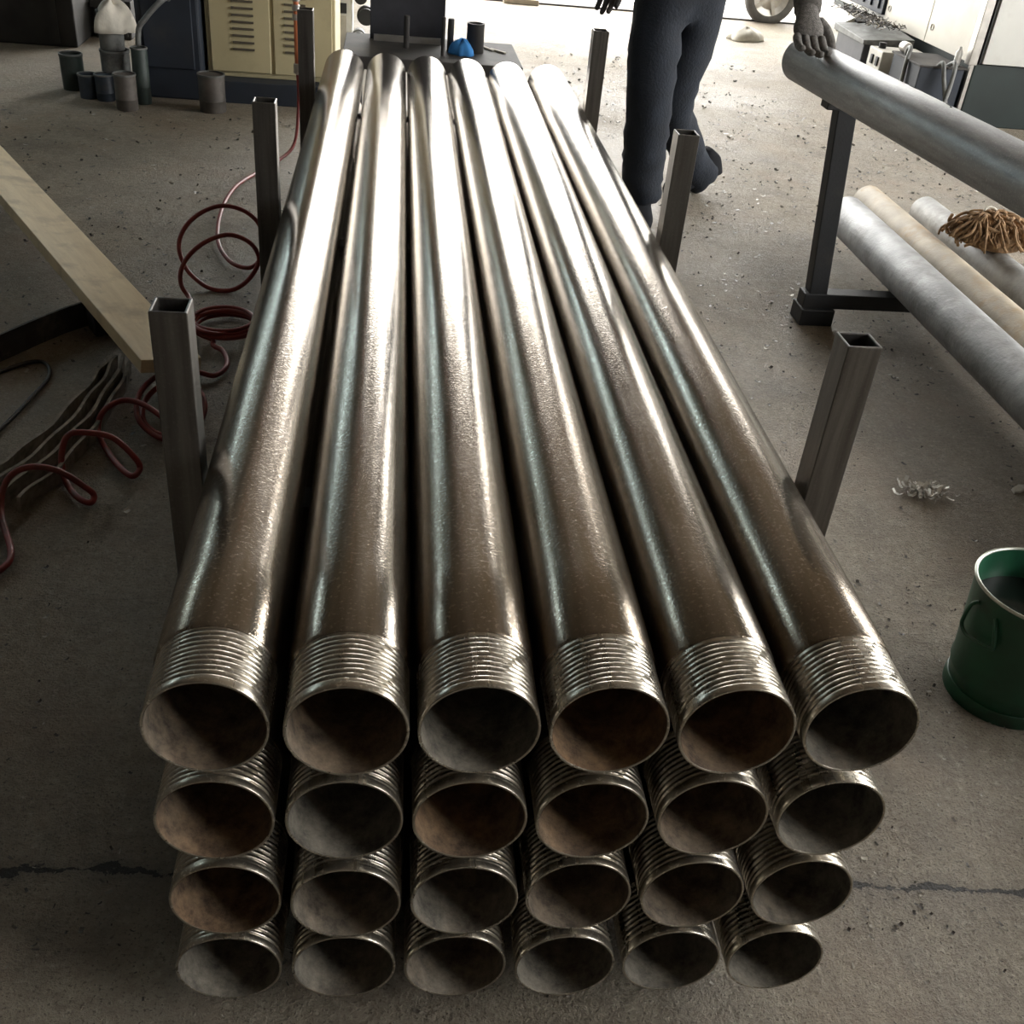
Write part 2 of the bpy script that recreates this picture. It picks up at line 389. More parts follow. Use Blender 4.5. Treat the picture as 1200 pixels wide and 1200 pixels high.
# ------------------------------------------------------------------ stack of threaded pipes
ROWS = [[(-.3388,.0071),(-.2005,-.0002),(-.0672,.0008),(.0671,-.0006),(.2017,-.0044),(.3383,-.003)],
        [(-.3392,.0058),(-.2032,.0028),(-.0684,.0003),(.066,-.0032),(.203,-.0026),(.3391,-.0064)],
        [(-.3376,.0115),(-.202,.0026),(-.0657,.0024),(.0691,.0043),(.2069,.0021),(.3428,.0005)],
        [(-.342,.0122),(-.2049,.0086),(-.0692,.0047),(.0671,-.0002),(.2038,.0015),(.3391,-.0018)]]
ROWZ = [.528, .528-.1364, .528-.2798, .528-.4123]
RO, RTH, RI, LEN = .0650, .0630, .0594, 2.996
THL = .080
PIPE_ROT = -.0076
def pipe_meshes():
    b = MB()                                   # plain tube with far end and bore (bore = slot 1)
    n = 64
    ys = [THL+.0015, THL+.004, .2, .6, 1.2, 1.8, 2.4, LEN-.004, LEN]
    prof = [(RTH-.001, THL+.0002)] + [(RO-.0012 if i == 0 else (RO-.0015 if i == len(ys)-1 else RO), y) for i, y in enumerate(ys)]
    b.lathe(prof + [(RI+.0004, LEN)], n=n, axis='y')
    b.cur = 1
    b.lathe([(RI, y) for y in (.0005, .03, .1, .25, .5, 1, 2, LEN)], n=n, axis='y')
    me1 = b.build('tube', [M['pipe'], M['bore']], smooth=True, auto=50)
    t = MB()                                   # threaded end: helical ridges, plain lead at the mouth
    n = 72; turns = 10; y0 = .0085; per = (THL-y0)/turns; vs = []; fs = []
    rows = [(RI, .0012), (RI+.0009, .0001), (RTH-.0012, 0), (RTH-.0003, .0010)]
    for (r, y) in rows:
        for i in range(n):
            a = 2*PI*i/n; vs.append((r*math.cos(a), y, r*math.sin(a)))
    steps = turns*8+1; cnt = len(rows)
    for j in range(steps):
        y = y0-.001 + (THL-y0+.0012)*j/(steps-1)
        for i in range(n):
            a = 2*PI*i/n
            ph = ((y-y0)/per + i/n) % 1.0
            tri = min(1, max(0, (abs(ph-.5)*2-.12)/.40))   # 1 = crest, 0 = root
            fade = min(1, max(0, (y-y0)/.004)) * min(1, max(0, (THL-y)/.003))
            r = RTH - .0003 - .0032*(1-tri)*fade
            vs.append((r*math.cos(a), y, r*math.sin(a)))
        cnt += 1
    for j in range(cnt-1):
        for i in range(n):
            i2 = (i+1) % n; fs.append((j*n+i, j*n+i2, (j+1)*n+i2, (j+1)*n+i))
    t.add(vs, fs)
    me2 = t.build('threaded_end', M['thread'], smooth=True, auto=60)
    return me1, me2
p_tube, p_thr = pipe_meshes()
LAYER = ['top', 'second', 'third', 'bottom']
ORD = ['first', 'second', 'third', 'fourth', 'fifth', 'sixth']
first = True
for r in range(4):
    for k in range(6):
        x, y = ROWS[r][k]
        e = thing('threaded_pipe', (x, y, ROWZ[r]), 'oily threaded steel pipe, %s layer%s, %s from the red hose side' % (LAYER[r], ' of the stack' , ORD[k]), 'pipe', 'stack of threaded steel pipes')
        roll = Matrix.Rotation(random.uniform(0, 6.28), 4, 'Y')
        e.rotation_euler = (0, 0, PIPE_ROT)
        for src in (p_tube, p_thr):
            c = src if first else src.copy()
            if not first: COL.objects.link(c)
            c.parent = e; c.rotation_euler = (0, random.uniform(0, 6.28), 0)
        first = False

# flat spacer bars between the layers
PW = .046
CR = []                                        # per cradle: (xL, yL, topL), (xR, yR, topR); depths follow from the pipe flanks they touch
for (xl, pl_), (xr, pr_) in (((-.4285, (200, 357)), (.4335, (1007, 398))), ((-.4195, (310, 117)), (.4450, (805, 155))), ((-.4125, (358, 10)), (.4540, (704, 35)))):
    a_, b_ = at_x(*pl_, xl), at_x(*pr_, xr); CR.append(((xl, a_.y, a_.z), (xr, b_.y, b_.z)))
CRADLE_Y = [(c[0][1], c[1][1]) for c in CR]
for r in range(3):
    zt = ROWZ[r]-RO; zb = ROWZ[r+1]+RO
    for j, (yl, yr) in enumerate(CRADLE_Y):
        yy = (yl+yr)/2+.07
        o = MB().b6(-.385, .398, yy-.02, yy+.02, zb-.0003, zt+.0003).build('spacer_bar', M['dark_bench'])
        tag(o, 'flat steel spacer bar under the %s pipe layer, at the %s cradle' % (LAYER[r], ['threaded-end', 'middle', 'bench-end'][j]), 'spacer bar', 'spacers between pipe layers')
# cradles: base beam with an open square-tube upright on each side
CNAME = ['by the threaded ends', 'halfway along the pipes', 'beside the steel bench end']
for j, (yl, yr) in enumerate(CRADLE_Y):
    root = thing('pipe_cradle', (0, (yl+yr)/2, 0), 'welded square-tube cradle with two uprights holding the pipe stack, '+CNAME[j], 'cradle', 'pipe stack cradles')
    zb = ROWZ[3]-RO
    MB().bar((CR[j][0][0]-.03, yl, zb/2), (CR[j][1][0]+.03, yr, zb/2), .05, zb).build('base_beam', M['post'], root, bevel=.002)
    for X, Y, zt in CR[j]:
        b = MB(); h = PW/2; w = .004
        ring_o = [(-h, -h), (h, -h), (h, h), (-h, h)]; ring_i = [(-h+w, -h+w), (h-w, -h+w), (h-w, h-w), (-h+w, h-w)]
        vs = [(X+x, Y+y, zb) for x, y in ring_o]+[(X+x, Y+y, zt) for x, y in ring_o]+[(X+x, Y+y, zt) for x, y in ring_i]+[(X+x, Y+y, zb) for x, y in ring_i]
        fs = []
        for q in range(3):
            for i in range(4):
                i2 = (i+1) % 4; fs.append((q*4+i, q*4+i2, (q+1)*4+i2, (q+1)*4+i))
        b.add(vs, fs).build('upright', M['post'], root, bevel=.0015)

# ------------------------------------------------------------------ right side: stand with grey pipes
SX0, SX1 = 1.205, 1.98
def stand(y, label):
    root = thing('pipe_stand', (SX0, y, 0), label, 'stand', 'black pipe stands')
    MB().bar((SX0, y, .05), (SX0-.06, y, .662), .058, .050).build('upright', M['black_steel'], root, bevel=.003)
    for X in (SX0, SX1):
        MB().b6(X-.055, X+.055, y-.05, y+.045, 0, .055).build('foot', M['black_steel'], root, bevel=.004)
    MB().b6(SX0-.05, SX1+.05, y-.03, y+.03, .052, .100).build('lower_bar', M['black_steel'], root, bevel=.003)
    MB().b6(SX0-.125 if y > 1 else SX0-.06, SX0-.025 if y > 1 else SX0+.11, y-.028, y+.028, .656, .6785).build('saddle_plate', M['black_steel'], root, bevel=.003)
stand(2.33, 'black steel pipe stand with flat feet under the far pipe ends')
stand(.35, 'matching black steel pipe stand beyond the green bucket')
def hollow_pipe(name, a, b, r, mat, label, group):
    a, b = Vector(a), Vector(b); d = b-a; L = d.length
    o = MB().lathe([(r-.009, 0), (r-.001, 0), (r, .002), (r, L*.3), (r, L*.6), (r, L-.002), (r-.001, L), (r-.009, L), (r-.009, L*.5), (r-.009, 0)], n=56, axis='y').build(name, mat, smooth=True, auto=45)
    o.location = a; o.rotation_euler = d.to_track_quat('Y', 'Z').to_euler()
    return tag(o, label, 'pipe', group)
hollow_pipe('steel_pipe', (1.068, 2.555, .742), (1.297, -.15, .742), .064, M['galv'], 'scuffed grey steel pipe laid across the top of the black stand', 'grey pipes on the black stand')
LZ = .100
_rp = bpy.data.objects['steel_pipe']
for ly, a0, sg in ((.62, 100, 1), (.84, 88, -1), (.30, 110, 1)):
    pts = []
    for k in range(9):
        t = k/8; a = math.radians(a0+22*t); yy = ly+sg*.05*t+.012*math.sin(t*7); pts.append((.0642*math.cos(a), yy, .0642*math.sin(a)))
    sc_ = MB().tube(pts, .0012, 5).build('scratch_mark', M['black_steel'], smooth=True); sc_.parent = _rp
hollow_pipe('steel_pipe', (1.490, 2.90, LZ+.070), (1.455, -.1, LZ+.070), .070, M['mid_pipe'], 'dull grey pipe low on the stand, next to its upright', 'grey pipes on the black stand')
hollow_pipe('steel_pipe', (1.668, 3.14, LZ+.058), (1.640, -.1, LZ+.058), .058, M['tan_pipe'], 'tan rust-stained pipe low on the stand, between two grey ones', 'grey pipes on the black stand')
hollow_pipe('steel_pipe', (1.865, 3.06, LZ+.055), (1.865, -.1, LZ+.055), .055, M['pale_pipe'], 'pale grey pipe low on the stand, under the brown fibre bundle', 'grey pipes on the black stand')
# brown hemp bundle on the low pipes
def hemp(c):
    root = thing('fibre_bundle', c, 'tied bundle of frayed brown hemp fibre lying on the low pipes', 'fibre bundle')
    c = Vector(c); rnd = random.Random(3); b = MB(); kn = c+Vector((-.02, .02, .085))
    for i in range(150):
        a = rnd.uniform(0, 2*PI); R = rnd.uniform(.07, .155); hgt = rnd.uniform(.02, .085)
        e = c+Vector((math.cos(a)*R*1.15, math.sin(a)*R*.8, rnd.uniform(.0, .03)))
        m1 = kn.lerp(e, .45)+Vector((rnd.uniform(-.02, .02), rnd.uniform(-.02, .02), hgt*.5))
        m2 = kn.lerp(e, .8)+Vector((rnd.uniform(-.03, .03), rnd.uniform(-.03, .03), hgt*.25))
        path = smooth_path([kn+Vector((rnd.uniform(-.015, .015), rnd.uniform(-.015, .015), rnd.uniform(-.02, .015))), m1, m2, e], 4)
        b.tube(path, [rnd.uniform(.003, .006)]*len(path), 5)
    for i in range(46):                          # coiled tufts
        a = rnd.uniform(0, 2*PI); R = rnd.uniform(.02, .115); q = c+Vector((math.cos(a)*R*1.15, math.sin(a)*R*.8, .085-R*.45+rnd.uniform(-.01, .012)))
        ax = Vector((rnd.uniform(-1, 1), rnd.uniform(-1, 1), rnd.uniform(-.4, .4))).normalized(); e1 = ax.orthogonal().normalized(); e2 = ax.cross(e1); rr = rnd.uniform(.016, .032); n_ = rnd.randint(9, 15)
        b.tube([q+(e1*math.cos(k*.6)+e2*math.sin(k*.6))*rr*(1-.02*k)+ax*.003*k for k in range(n_)], rnd.uniform(.004, .0075), 5)
    # body that the strands lie on
    prof = [(.001, .06), (.05, .052), (.085, .03), (.10, .0), (.08, -.005), (.001, -.005)]
    b.lathe([(r*1.0, z) for r, z in prof], c, n=20)
    b.build('strands', M['hemp'], root, smooth=True)
    t = MB(); pts = [kn+Vector((math.cos(a)*.022, math.sin(a)*.012, .012+.014*math.sin(a))) for a in [i*.5 for i in range(13)]]
    t.tube(pts, .0045, 6).build('tie', M['cloth_white'], root, smooth=True)
hb = at_z(1155, 278, LZ+.13)
hemp((hb.x+.02, hb.y, LZ+.112))

# ------------------------------------------------------------------ green bucket
def bucket():
    cx, cy, rb, h, rt = .992, .608, .1015, .2464, .118
    root = thing('bucket', (cx, cy, 0), 'green metal bucket with dark liquid and a wire side handle', 'bucket')
    c = (cx, cy, 0)
    def rad(z): return rb-.004+(rt-.002-(rb-.004))*z/h
    MB().lathe([(.001, .012), (rb-.012, .012), (rb-.004, .02), (rad(.05), .05), (rad(.055)+.0025, .058), (rad(.06), .066), (rad(.12), .12), (rad(.19), .19), (rad(h), h), (rad(h)-.003, h), (rad(.1)-.003, .1), (rb-.009, .02), (.001, .016)], c, n=56).build('body', M['bucket'], root, smooth=True, auto=50)
    MB().lathe([(rb-.008, 0), (rb, 0), (rb+.001, .012), (rb-.001, .026), (rb-.005, .028)], c, n=56).build('foot_ring', M['bucket'], root, smooth=True, auto=50)
    pts = [(cx+(rt-.001)*math.cos(a), cy+(rt-.001)*math.sin(a), h) for a in [2*PI*i/56 for i in range(57)]]
    MB().tube(pts, .0032, 8, cap=False).build('rim', M['rim'], root, smooth=True)
    MB().lathe([(.0005, .19), (rad(.19)-.0035, .19)], c, n=48).build('liquid', M['oil'], root)
    # hinged wire handle hanging on the wall that faces the pipes
    def wallp(px, py, off=.006):
        d = ray(px, py); t = 1.0
        for _ in range(4000):
            p = CAM+d*t
            if math.hypot(p.x-cx, p.y-cy) < rad(p.z)+off: break
            t += .0005
        return p
    pts = smooth_path([wallp(1147, 706, .001), wallp(1139, 708, .010), wallp(1131, 720, .013), wallp(1127, 731, .014), wallp(1131, 742, .014), wallp(1143, 751, .013), wallp(1160, 760, .012), wallp(1164, 758, .010), wallp(1166, 740, .008), wallp(1167, 725, .001)], 6)
    MB().tube(pts, .0036, 8).build('wire_handle', M['bucket'], root, smooth=True)
bucket()

# ------------------------------------------------------------------ left: plank, straps, hoses
PZ = .115
pa, pb = at_z(178, 365, PZ), at_z(0, 160, PZ); pc, pd = at_z(178, 430, PZ), at_z(0, 237, PZ)
pm0 = (pa+pc)/2; pdir = (((pb-pa).normalized()+(pd-pc).normalized())/2).normalized()
pl0 = pm0-pdir*.165; pl1 = pm0+pdir*2.6
pn = Vector((pdir.y, -pdir.x, 0))
o = MB()
o.box(((0, 0, 0)), (2.7, .150, .035))
o = o.build('plank', M['wood'], bevel=.002)
o.location = (pl0+pl1)/2-Vector((0, 0, .0175)); o.rotation_euler = (math.radians(9), 0, math.atan2(pdir.y, pdir.x))
tag(o, 'long pale wooden plank lying behind the uprights, over the black straps', 'plank')
for t, nm in ((.50, 'timber block under the pale plank, at its end by the straps'), (2.2, 'timber block under the pale plank, at its far end')):
    q = pl0+pdir*t
    b = MB().box((0, 0, 0), (.07, .12, PZ-.035)).build('timber_block', M['scrap'], bevel=.003)
    b.location = (q.x, q.y, (PZ-.035)/2); b.rotation_euler = (0, 0, math.atan2(pdir.y, pdir.x))
    tag(b, nm, 'block', 'blocks under the plank')
# wide black belt standing on its edge, curving under the plank
pts = smooth_path([at_z(x, y, .035) for x, y in ((-70, 440), (-25, 418), (0, 408), (27, 396), (48, 387), (81, 374), (110, 366), (135, 366))], 6)
pts = [Vector((p.x, p.y, .036)) for p in pts]
tag(MB().ribbon(pts, .07, .008).build('rubber_belt', M['web_dark'], smooth=True, auto=40), 'wide black belt standing on edge, looping under the pale plank', 'belt')
STR = [((-30, 565), (0, 552), (60, 505), (110, 450), (126, 428)), ((-30, 600), (0, 585), (70, 530), (118, 475), (146, 425)), ((20, 592), (75, 548), (125, 485), (154, 430)), ((-30, 580), (0, 568), (62, 520), (112, 463), (136, 424))]
SL = ['outermost of the bundle away from the pipes', 'longest of the bundle, over its middle', 'of the bundle nearest the pipe cradle', 'in the heart of the bundle']
for i, pl in enumerate(STR):
    z = .022 if i != 1 else .026
    pts = smooth_path([at_z(x, y, z) for x, y in pl], 8)
    pts = [Vector((p.x+.004*math.sin(j*.9+i), p.y, z)) for j, p in enumerate(pts)]
    tag(MB().ribbon(pts, .040, .007, (.10, -.1, 1)).build('webbing_strap', M['web'], smooth=True, auto=40), 'worn grey webbing strap on the floor, %s' % SL[i], 'strap', 'webbing straps beneath the red hose')
pts = smooth_path([at_z(x, y, .006) for x, y in ((-40, 530), (0, 503), (40, 462), (58, 440), (50, 424), (20, 428), (-30, 450))], 6)
tag(MB().tube(pts, .005, 7).build('black_cable', M['rubber'], smooth=True), 'thin black cable lying on the floor inside the belt loop', 'cable')

# air drop (orange) and red coiled hose
dp = at_z(351, 168, .02)
b = MB(); root = thing('air_drop_line', (dp.x, dp.y, 0), 'orange air hose hanging down beside the beige cabinet', 'hose')
pts = [dp+Vector((0, 0, z)) for z in (CEIL-.02, 3.0, 2.0, 1.2, .8, .5, .3)]
b.tube([Vector((p.x, p.y, p.z)) for p in pts], .011, 10); b.build('hose', M['hose_orange'], root, smooth=True)
for z in (.50, .535, .57): MB().lathe([(.011, -.012), (.016, -.010), (.016, .010), (.011, .012)], dp+Vector((0, 0, z)), n=14).build('clamp', M['alu'], root, smooth=True, auto=40)
MB().lathe([(.010, .28), (.016, .285), (.016, .32), (.010, .325)], dp, n=14).build('coupling', M['alu'], root, smooth=True, auto=40)
HP = []
def hp(px, py, z): HP.append(at_z(px, py, z))
HP += [dp+Vector((0, 0, .29)), dp+Vector((0, 0, .16))]
for q in ((345, 168, .05), (326, 188, .012), (300, 203, .012), (276, 219, .03), (260, 245, .03), (255, 280, .015), (268, 305, .012), (290, 314, .012), (304, 305, .03), (309, 285, .10)): hp(*q)
# two rings that stand up against the cradle
yb = at_z(250, 341, .012).y
ring = [(303,262),(286,247),(262,241),(240,247),(222,260),(212,276),(210,292),(215,308),(224,322),(245,340),(270,341),(290,329),(303,308),(300,293),(288,281),(266,275),(240,284),(221,300),(212,318),(213,335),(222,350)]
for i, (px, py) in enumerate(ring): HP.append(at_y(px, py, yb+.12-.010*i+ (341-py)*.0012))
# flat coils
for i in range(0, 30):
    a = PI*.9+i*2*PI/9
    hp(259+37*math.cos(a)+i*.25, 372-15*math.sin(a)*(1)+i*.45, .012+.010*(i % 9)/9*((i//9) % 2)+.012*(2-i//12))
for q in ((250, 405, .012), (262, 412, .012), (266, 428, .012), (252, 440, .012), (232, 436, .02), (205, 432, .03), (178, 445, .05), (162, 465, .05), (162, 490, .03), (178, 508, .012), (200, 515, .012), (226, 505, .02), (240, 480, .04), (232, 455, .06), (212, 447, .05), (188, 452, .04), (170, 470, .03), (168, 492, .02), (184, 508, .012), (204, 508, .02), (200, 496, .05), (192, 490, .06), (168, 474, .07), (144, 469, .07), (123, 480, .06), (115, 498, .03), (120, 518, .012), (138, 545, .012), (155, 558, .012), (164, 548, .02), (156, 534, .05), (132, 513, .08), (102, 507, .09), (80, 510, .085), (72, 534, .05), (76, 561, .015), (90, 582, .012), (106, 589, .012), (110, 580, .02), (99, 570, .04), (69, 552, .075), (39, 547, .08), (15, 555, .07), (3, 576, .045), (2, 606, .015), (13, 648, .012), (0, 668, .012), (-40, 690, .012)): hp(*q)
for p in HP: p.z = max(p.z, .0085)
tag(MB().tube(smooth_path(HP, 6), .0068, 9).build('coiled_hose', M['hose_red'], smooth=True), 'red coiled air hose sprawling over the floor past the cradle uprights', 'hose')

# ------------------------------------------------------------------ far left: cabinet, blue machine, tins
def cabinet():
    x0, x1, y0, y1 = -1.03, -.425, 4.75, 5.30
    root = thing('electrical_cabinet', (x0, y0, 0), 'beige steel cabinet with louvred doors on a navy plinth', 'cabinet')
    MB().b6(x0, x1, y0, y1, .10, 1.5).build('body', M['beige'], root, bevel=.006)
    MB().b6(x0+.01, x1+.0, y0-.10, y1, 0, .10).build('plinth', M['navy_paint'], root, bevel=.004)
    xm = x0+.045
    for (a, c) in ((x0+.02, x0+.30), (x0+.315, x1-.015)):
        d = MB().b6(a, c, y0-.012, y0, .125, 1.47).build('door', M['beige'], root, bevel=.004)
        w = .10; cx = (a+c)/2+(.015 if a < x0+.1 else -.035)
        for i in range(14):
            z = .225+i*.030
            MB().b6(cx-w/2, cx+w/2, y0-.020, y0-.011, z, z+.009).build('louvre', M['slot'], d)
    return root
cabinet()
def blue_machine():
    x0, x1, y0, y1 = -1.33, -1.045, 4.66, 5.35
    root = thing('machine_housing', (x0, y0, 0), 'navy painted machine housing with a lever, beside the beige cabinet', 'machine')
    MB().b6(x0, x1, y0, y1, 0, 1.25).build('body', M['navy_paint'], root, bevel=.01)
    MB().b6(x0+.03, x1-.03, y0-.012, y0, .14, 1.1).build('door', M['navy_paint'], root, bevel=.004)
    MB().tube(smooth_path([(x0+.02, y0-.07, .02), (x0+.02, y0-.07, .28), (x0+.06, y0-.06, .36), (x0+.14, y0-.04, .44), (x0+.16, y0-.01, .44)], 5), .013, 9).build('lever', M['tin'], root, smooth=True)
    MB().lathe([(.028, 0), (.028, .04), (.02, .045)], (x0+.02, y0-.07, 0), n=16).build('lever_base', M['tin_green'], root, smooth=True, auto=40)
blue_machine()
def tin(px, py, z, r, h, mat, label, lid=False, open_=False):
    p = at_z(px, py, z)
    root = thing('tin', (p.x, p.y, z), label, 'tin', 'tins and pots beside the navy machine')
    if open_: MB().lathe([(.001, .004), (r-.003, .004), (r-.002, h*.5), (r-.002, h), (r+.002, h), (r+.002, h-.006), (r, h-.008), (r, h*.5), (r-.001, 0), (.001, 0)], p, n=28).build('body', mat, root, smooth=True, auto=40)
    else: MB().lathe([(.001, 0), (r-.002, 0), (r, .004), (r, h*.3), (r+.0015, h*.32), (r, h*.34), (r, h-.004), (r-.003, h), (.001, h)], p, n=28).build('body', mat, root, smooth=True, auto=40)
    MB().lathe([(r-.004, h-.001), (r+.003, h-.001), (r+.003, h+.006), (r-.004, h+.006)], p, n=28).build('rim', M['tin'], root, smooth=True, auto=40)
    return p
p1 = tin(106, 114, 0, .044, .10, M['tin_blue'], 'small navy tin standing on the floor, outermost of the tins', open_=True)
p2 = tin(125, 117, 0, .042, .11, M['tin_blue'], 'small grey-blue tin on the floor between navy and brown ones', lid=True)
p3 = tin(150, 128, 0, .048, .15, M['tin_brown'], 'brown tin on the floor in front of the stacked tins')
p4 = tin(88, 104, 0, .052, .155, M['tin_green'], 'open dark tin with a pale rim, at the edge of the tins', open_=True)
p5 = tin(140, 112, 0, .065, .20, M['tin'], 'dull tall tin standing behind the brown one', open_=True)
p6 = tin(169, 121, 0, .036, .24, M['tin_green'], 'tall dark green tin against the navy machine')
pr = tin(250, 130, 0, .060, .16, M['tin_brown'], 'grey-brown canister standing in front of the beige cabinet')
q = p5
for nm, mat, r, h, dz, dx in (('dull tin stacked on the tall tin, carrying a bag', M['tin'], .055, .16, .206, -.005),):
    root = thing('tin', (q.x+dx, q.y, dz), nm, 'tin', 'tins and pots beside the navy machine')
    MB().lathe([(.001, 0), (r-.002, 0), (r, .004), (r, h-.004), (r-.003, h), (.001, h)], (q.x+dx, q.y, dz), n=28).build('body', mat, root, smooth=True, auto=40)
    MB().lathe([(r-.004, h-.001), (r+.003, h-.001), (r+.003, h+.006), (r-.004, h+.006)], (q.x+dx, q.y, dz), n=28).build('rim', M['tin'], root, smooth=True, auto=40)
# crumpled white bag draped over the upper tin
def drape(name, c, rx, ry, h, mat, label, cat, seed=1, flat=.35):
    b = MB(); n = 28; rings = 9; vs = []; fs = []; rnd = random.Random(seed); ph = [rnd.uniform(0, 6.28) for _ in range(4)]
    c = Vector(c)
    for j in range(rings+1):
        t = j/rings
        for i in range(n):
            a = 2*PI*i/n
            w = 1+.14*math.sin(3*a+ph[0])+.10*math.sin(5*a+ph[1])*t+.06*math.sin(9*a+ph[2])*t
            rr = (math.sin(t*PI/2)**.8)*w
            z = h*(1-t**1.8)*(1+.12*math.sin(4*a+ph[3]+t*3))+ (.02*h*math.sin(7*a+5*t))
            vs.append(c+Vector((rx*rr*math.cos(a), ry*rr*math.sin(a), max(0.0, z))))
    for j in range(rings):
        for i in range(n):
            i2 = (i+1) % n; fs.append((j*n+i, j*n+i2, (j+1)*n+i2, (j+1)*n+i))
    fs.append(tuple(rings*n+i for i in range(n)))
    b.add(vs, fs)
    return tag(b.build(name, mat, smooth=True), label, cat)
drape('plastic_bag', (q.x+.01, q.y, .285), .088, .085, .125, M['cloth_white'], 'crumpled white bag on top of the stacked tins', 'bag', 4)
# dark clutter towards the wall
for i, (px, py, w, d, h, lab) in enumerate(((30, 52, .55, .5, .62, 'dark crate by the wall, farthest from the tins'), (88, 30, .30, .35, .8, 'dark upright steel box between the crate and the tins'), (134, 46, .20, .20, .20, 'low dark grey box behind the stacked tins'))):
    p = at_z(px, py); root = thing('steel_crate', (p.x, p.y+d/2, 0), lab, 'crate', 'dark boxes by the wall')
    MB().b6(p.x-w/2, p.x+w/2, p.y, p.y+d, 0, h).build('body', M['scrap'], root, bevel=.01)
    MB().b6(p.x-w/2-.012, p.x+w/2+.012, p.y-.012, p.y+d+.012, h-.04, h+.004).build('rim', M['scrap'], root, bevel=.005)
    for s in (-.3, .3): MB().b6(p.x+w*s-.02, p.x+w*s+.02, p.y-.014, p.y+.002, .02, h-.04).build('rib', M['scrap'], root)

# ------------------------------------------------------------------ bench behind the pipes
BZ = .50
root = thing('steel_bench', (0, 3.6, 0), 'dark steel work bench with upright plate and pegs behind the pipe ends', 'bench')
bx0, bx1, by0, by1 = -.34, .325, 3.385, 3.83
MB().b6(bx0, bx1, by0, by1, BZ-.045, BZ).build('top', M['dark_bench'], root, bevel=.003)
for x in (bx0+.04, bx1-.04):
    for y in (by0+.04, by1-.04): MB().b6(x-.025, x+.025, y-.025, y+.025, 0, BZ-.045).build('leg', M['dark_bench'], root)
MB().b6(-.245, .045, 3.735, 3.755, BZ, BZ+.62).build('back_plate', M['plate'], root, bevel=.003)
for x, y, h, r in ((-.105, 3.60, .115, .011), (.062, 3.60, .115, .012), (.030, 3.50, .135, .007)):
    MB().lathe([(r, 0), (r, h-.003), (r-.003, h), (.0005, h)], (x, y, BZ), n=16).build('peg', M['dark_bench'], root, smooth=True, auto=40)
MB().b6(-.23, .03, 3.70, 3.715, BZ, BZ+.022).build('stop_bar', M['alu'], root)
tp = at_z(556, 61, BZ)
o = MB().lathe([(.026, 0), (.034, 0), (.035, .002), (.034, .03), (.033, .085), (.034, .103), (.026, .103), (.026, 0)], (0, 0, 0), n=32).build('pipe_coupling', M['dark_bench'], smooth=True, auto=40); o.location = (tp.x, tp.y, BZ)
tag(o, 'short dark pipe coupling standing on the steel bench', 'coupling')
tp = at_z(541, 63, BZ)
drape('blue_rag', (tp.x, tp.y, BZ), .042, .055, .05, M['cloth_blue'], 'bright blue rag crumpled on the steel bench', 'rag', 5)
for i, (px, py, a) in enumerate(((571, 57, .5), (583, 60, .7))):
    tp = at_z(px, py, BZ+.002); o = MB().box((0, 0, 0), (.014, .085, .006)).build('metal_strip', M['cloth_white'], bevel=.001); o.location = (tp.x, tp.y, BZ+.003); o.rotation_euler = (0, 0, a)
    tag(o, ['pale metal strip on the bench right against the dark coupling', 'pale metal strip on the bench nearer its free corner'][i], 'strip', 'pale strips on the bench')
pts = smooth_path([at_z(x, y, BZ+.004) for x, y in ((562, 55), (575, 50), (590, 52), (603, 57))], 5)
# grey motor column between cabinet and bench
cpt = at_z(412, 84)
root = thing('pump_unit', (cpt.x, cpt.y, 0), 'pale grey pump column with black fittings between cabinet and bench', 'pump')
MB().b6(cpt.x-.085, cpt.x+.0, cpt.y+.1, cpt.y+.35, 0, 1.1).build('column', M['greybox'], root, bevel=.006)
MB().b6(cpt.x-.078, cpt.x-.03, cpt.y+.088, cpt.y+.102, .28, .33).build('name_plate', M['black_steel'], root)
MB().b6(cpt.x-.078, cpt.x-.03, cpt.y+.092, cpt.y+.102, .05, .27).build('side_panel', M['alu'], root)
for z, r, x in ((.16, .032, .035), (.27, .042, .075), (.36, .030, .045)):
    MB().lathe([(.001, -.06), (r, -.06), (r, -.02), (r*1.2, -.018), (r*1.2, .018), (r, .02), (r, .08), (.001, .08)], (cpt.x+x, cpt.y+.14, z), n=20, axis='y').build('fitting', M['black_steel'] if z > .2 else M['tin'], root, smooth=True, auto=40)
MB().b6(cpt.x, cpt.x+.10, cpt.y+.12, cpt.y+.3, 0, .13).build('base', M['tin'], root, bevel=.004)
MB().tube(smooth_path([(cpt.x+.03, cpt.y+.08, .16), (cpt.x+.02, cpt.y+.05, .10), (cpt.x+.06, cpt.y+.04, .05), (cpt.x+.07, cpt.y+.12, .04)], 5), .01, 8).build('pipe', M['alu'], root, smooth=True)

# ------------------------------------------------------------------ right machine
MX, MY = 3.03, 5.20
root = thing('machine_tool', (MX, MY, 0), 'large cream and grey machine tool with dark green base', 'machine')
zc = .335
MB().b6(MX+.02, MX+1.6, MY+.03, MY+2.3, zc, 2.0).build('cabinet_body', M['grey_panel'], root, bevel=.004)
for y0, y1 in ((MY+.06, MY+.62), (MY+.626, MY+1.27)):
    d = MB().b6(MX-.012, MX+.02, y0, y1, zc, 1.98).build('door_panel', M['cream'], root, bevel=.003)
    MB().lathe([(.018, -.004), (.018, .006), (.010, .010)], (MX-.013, y1-.06, zc+.09), n=16, axis='x').build('lock', M['alu'], d, smooth=True, auto=40)
MB().b6(MX-.03, MX+.02, MY+1.28, MY+2.3, zc+.04, 2.0).build('splash_guard', M['navy_paint'], root, bevel=.004)
for k in range(7): MB().b6(MX-.042, MX-.028, MY+1.34+k*.13, MY+1.37+k*.13, zc+.07, 1.9).build('rib', M['navy_paint'], root)
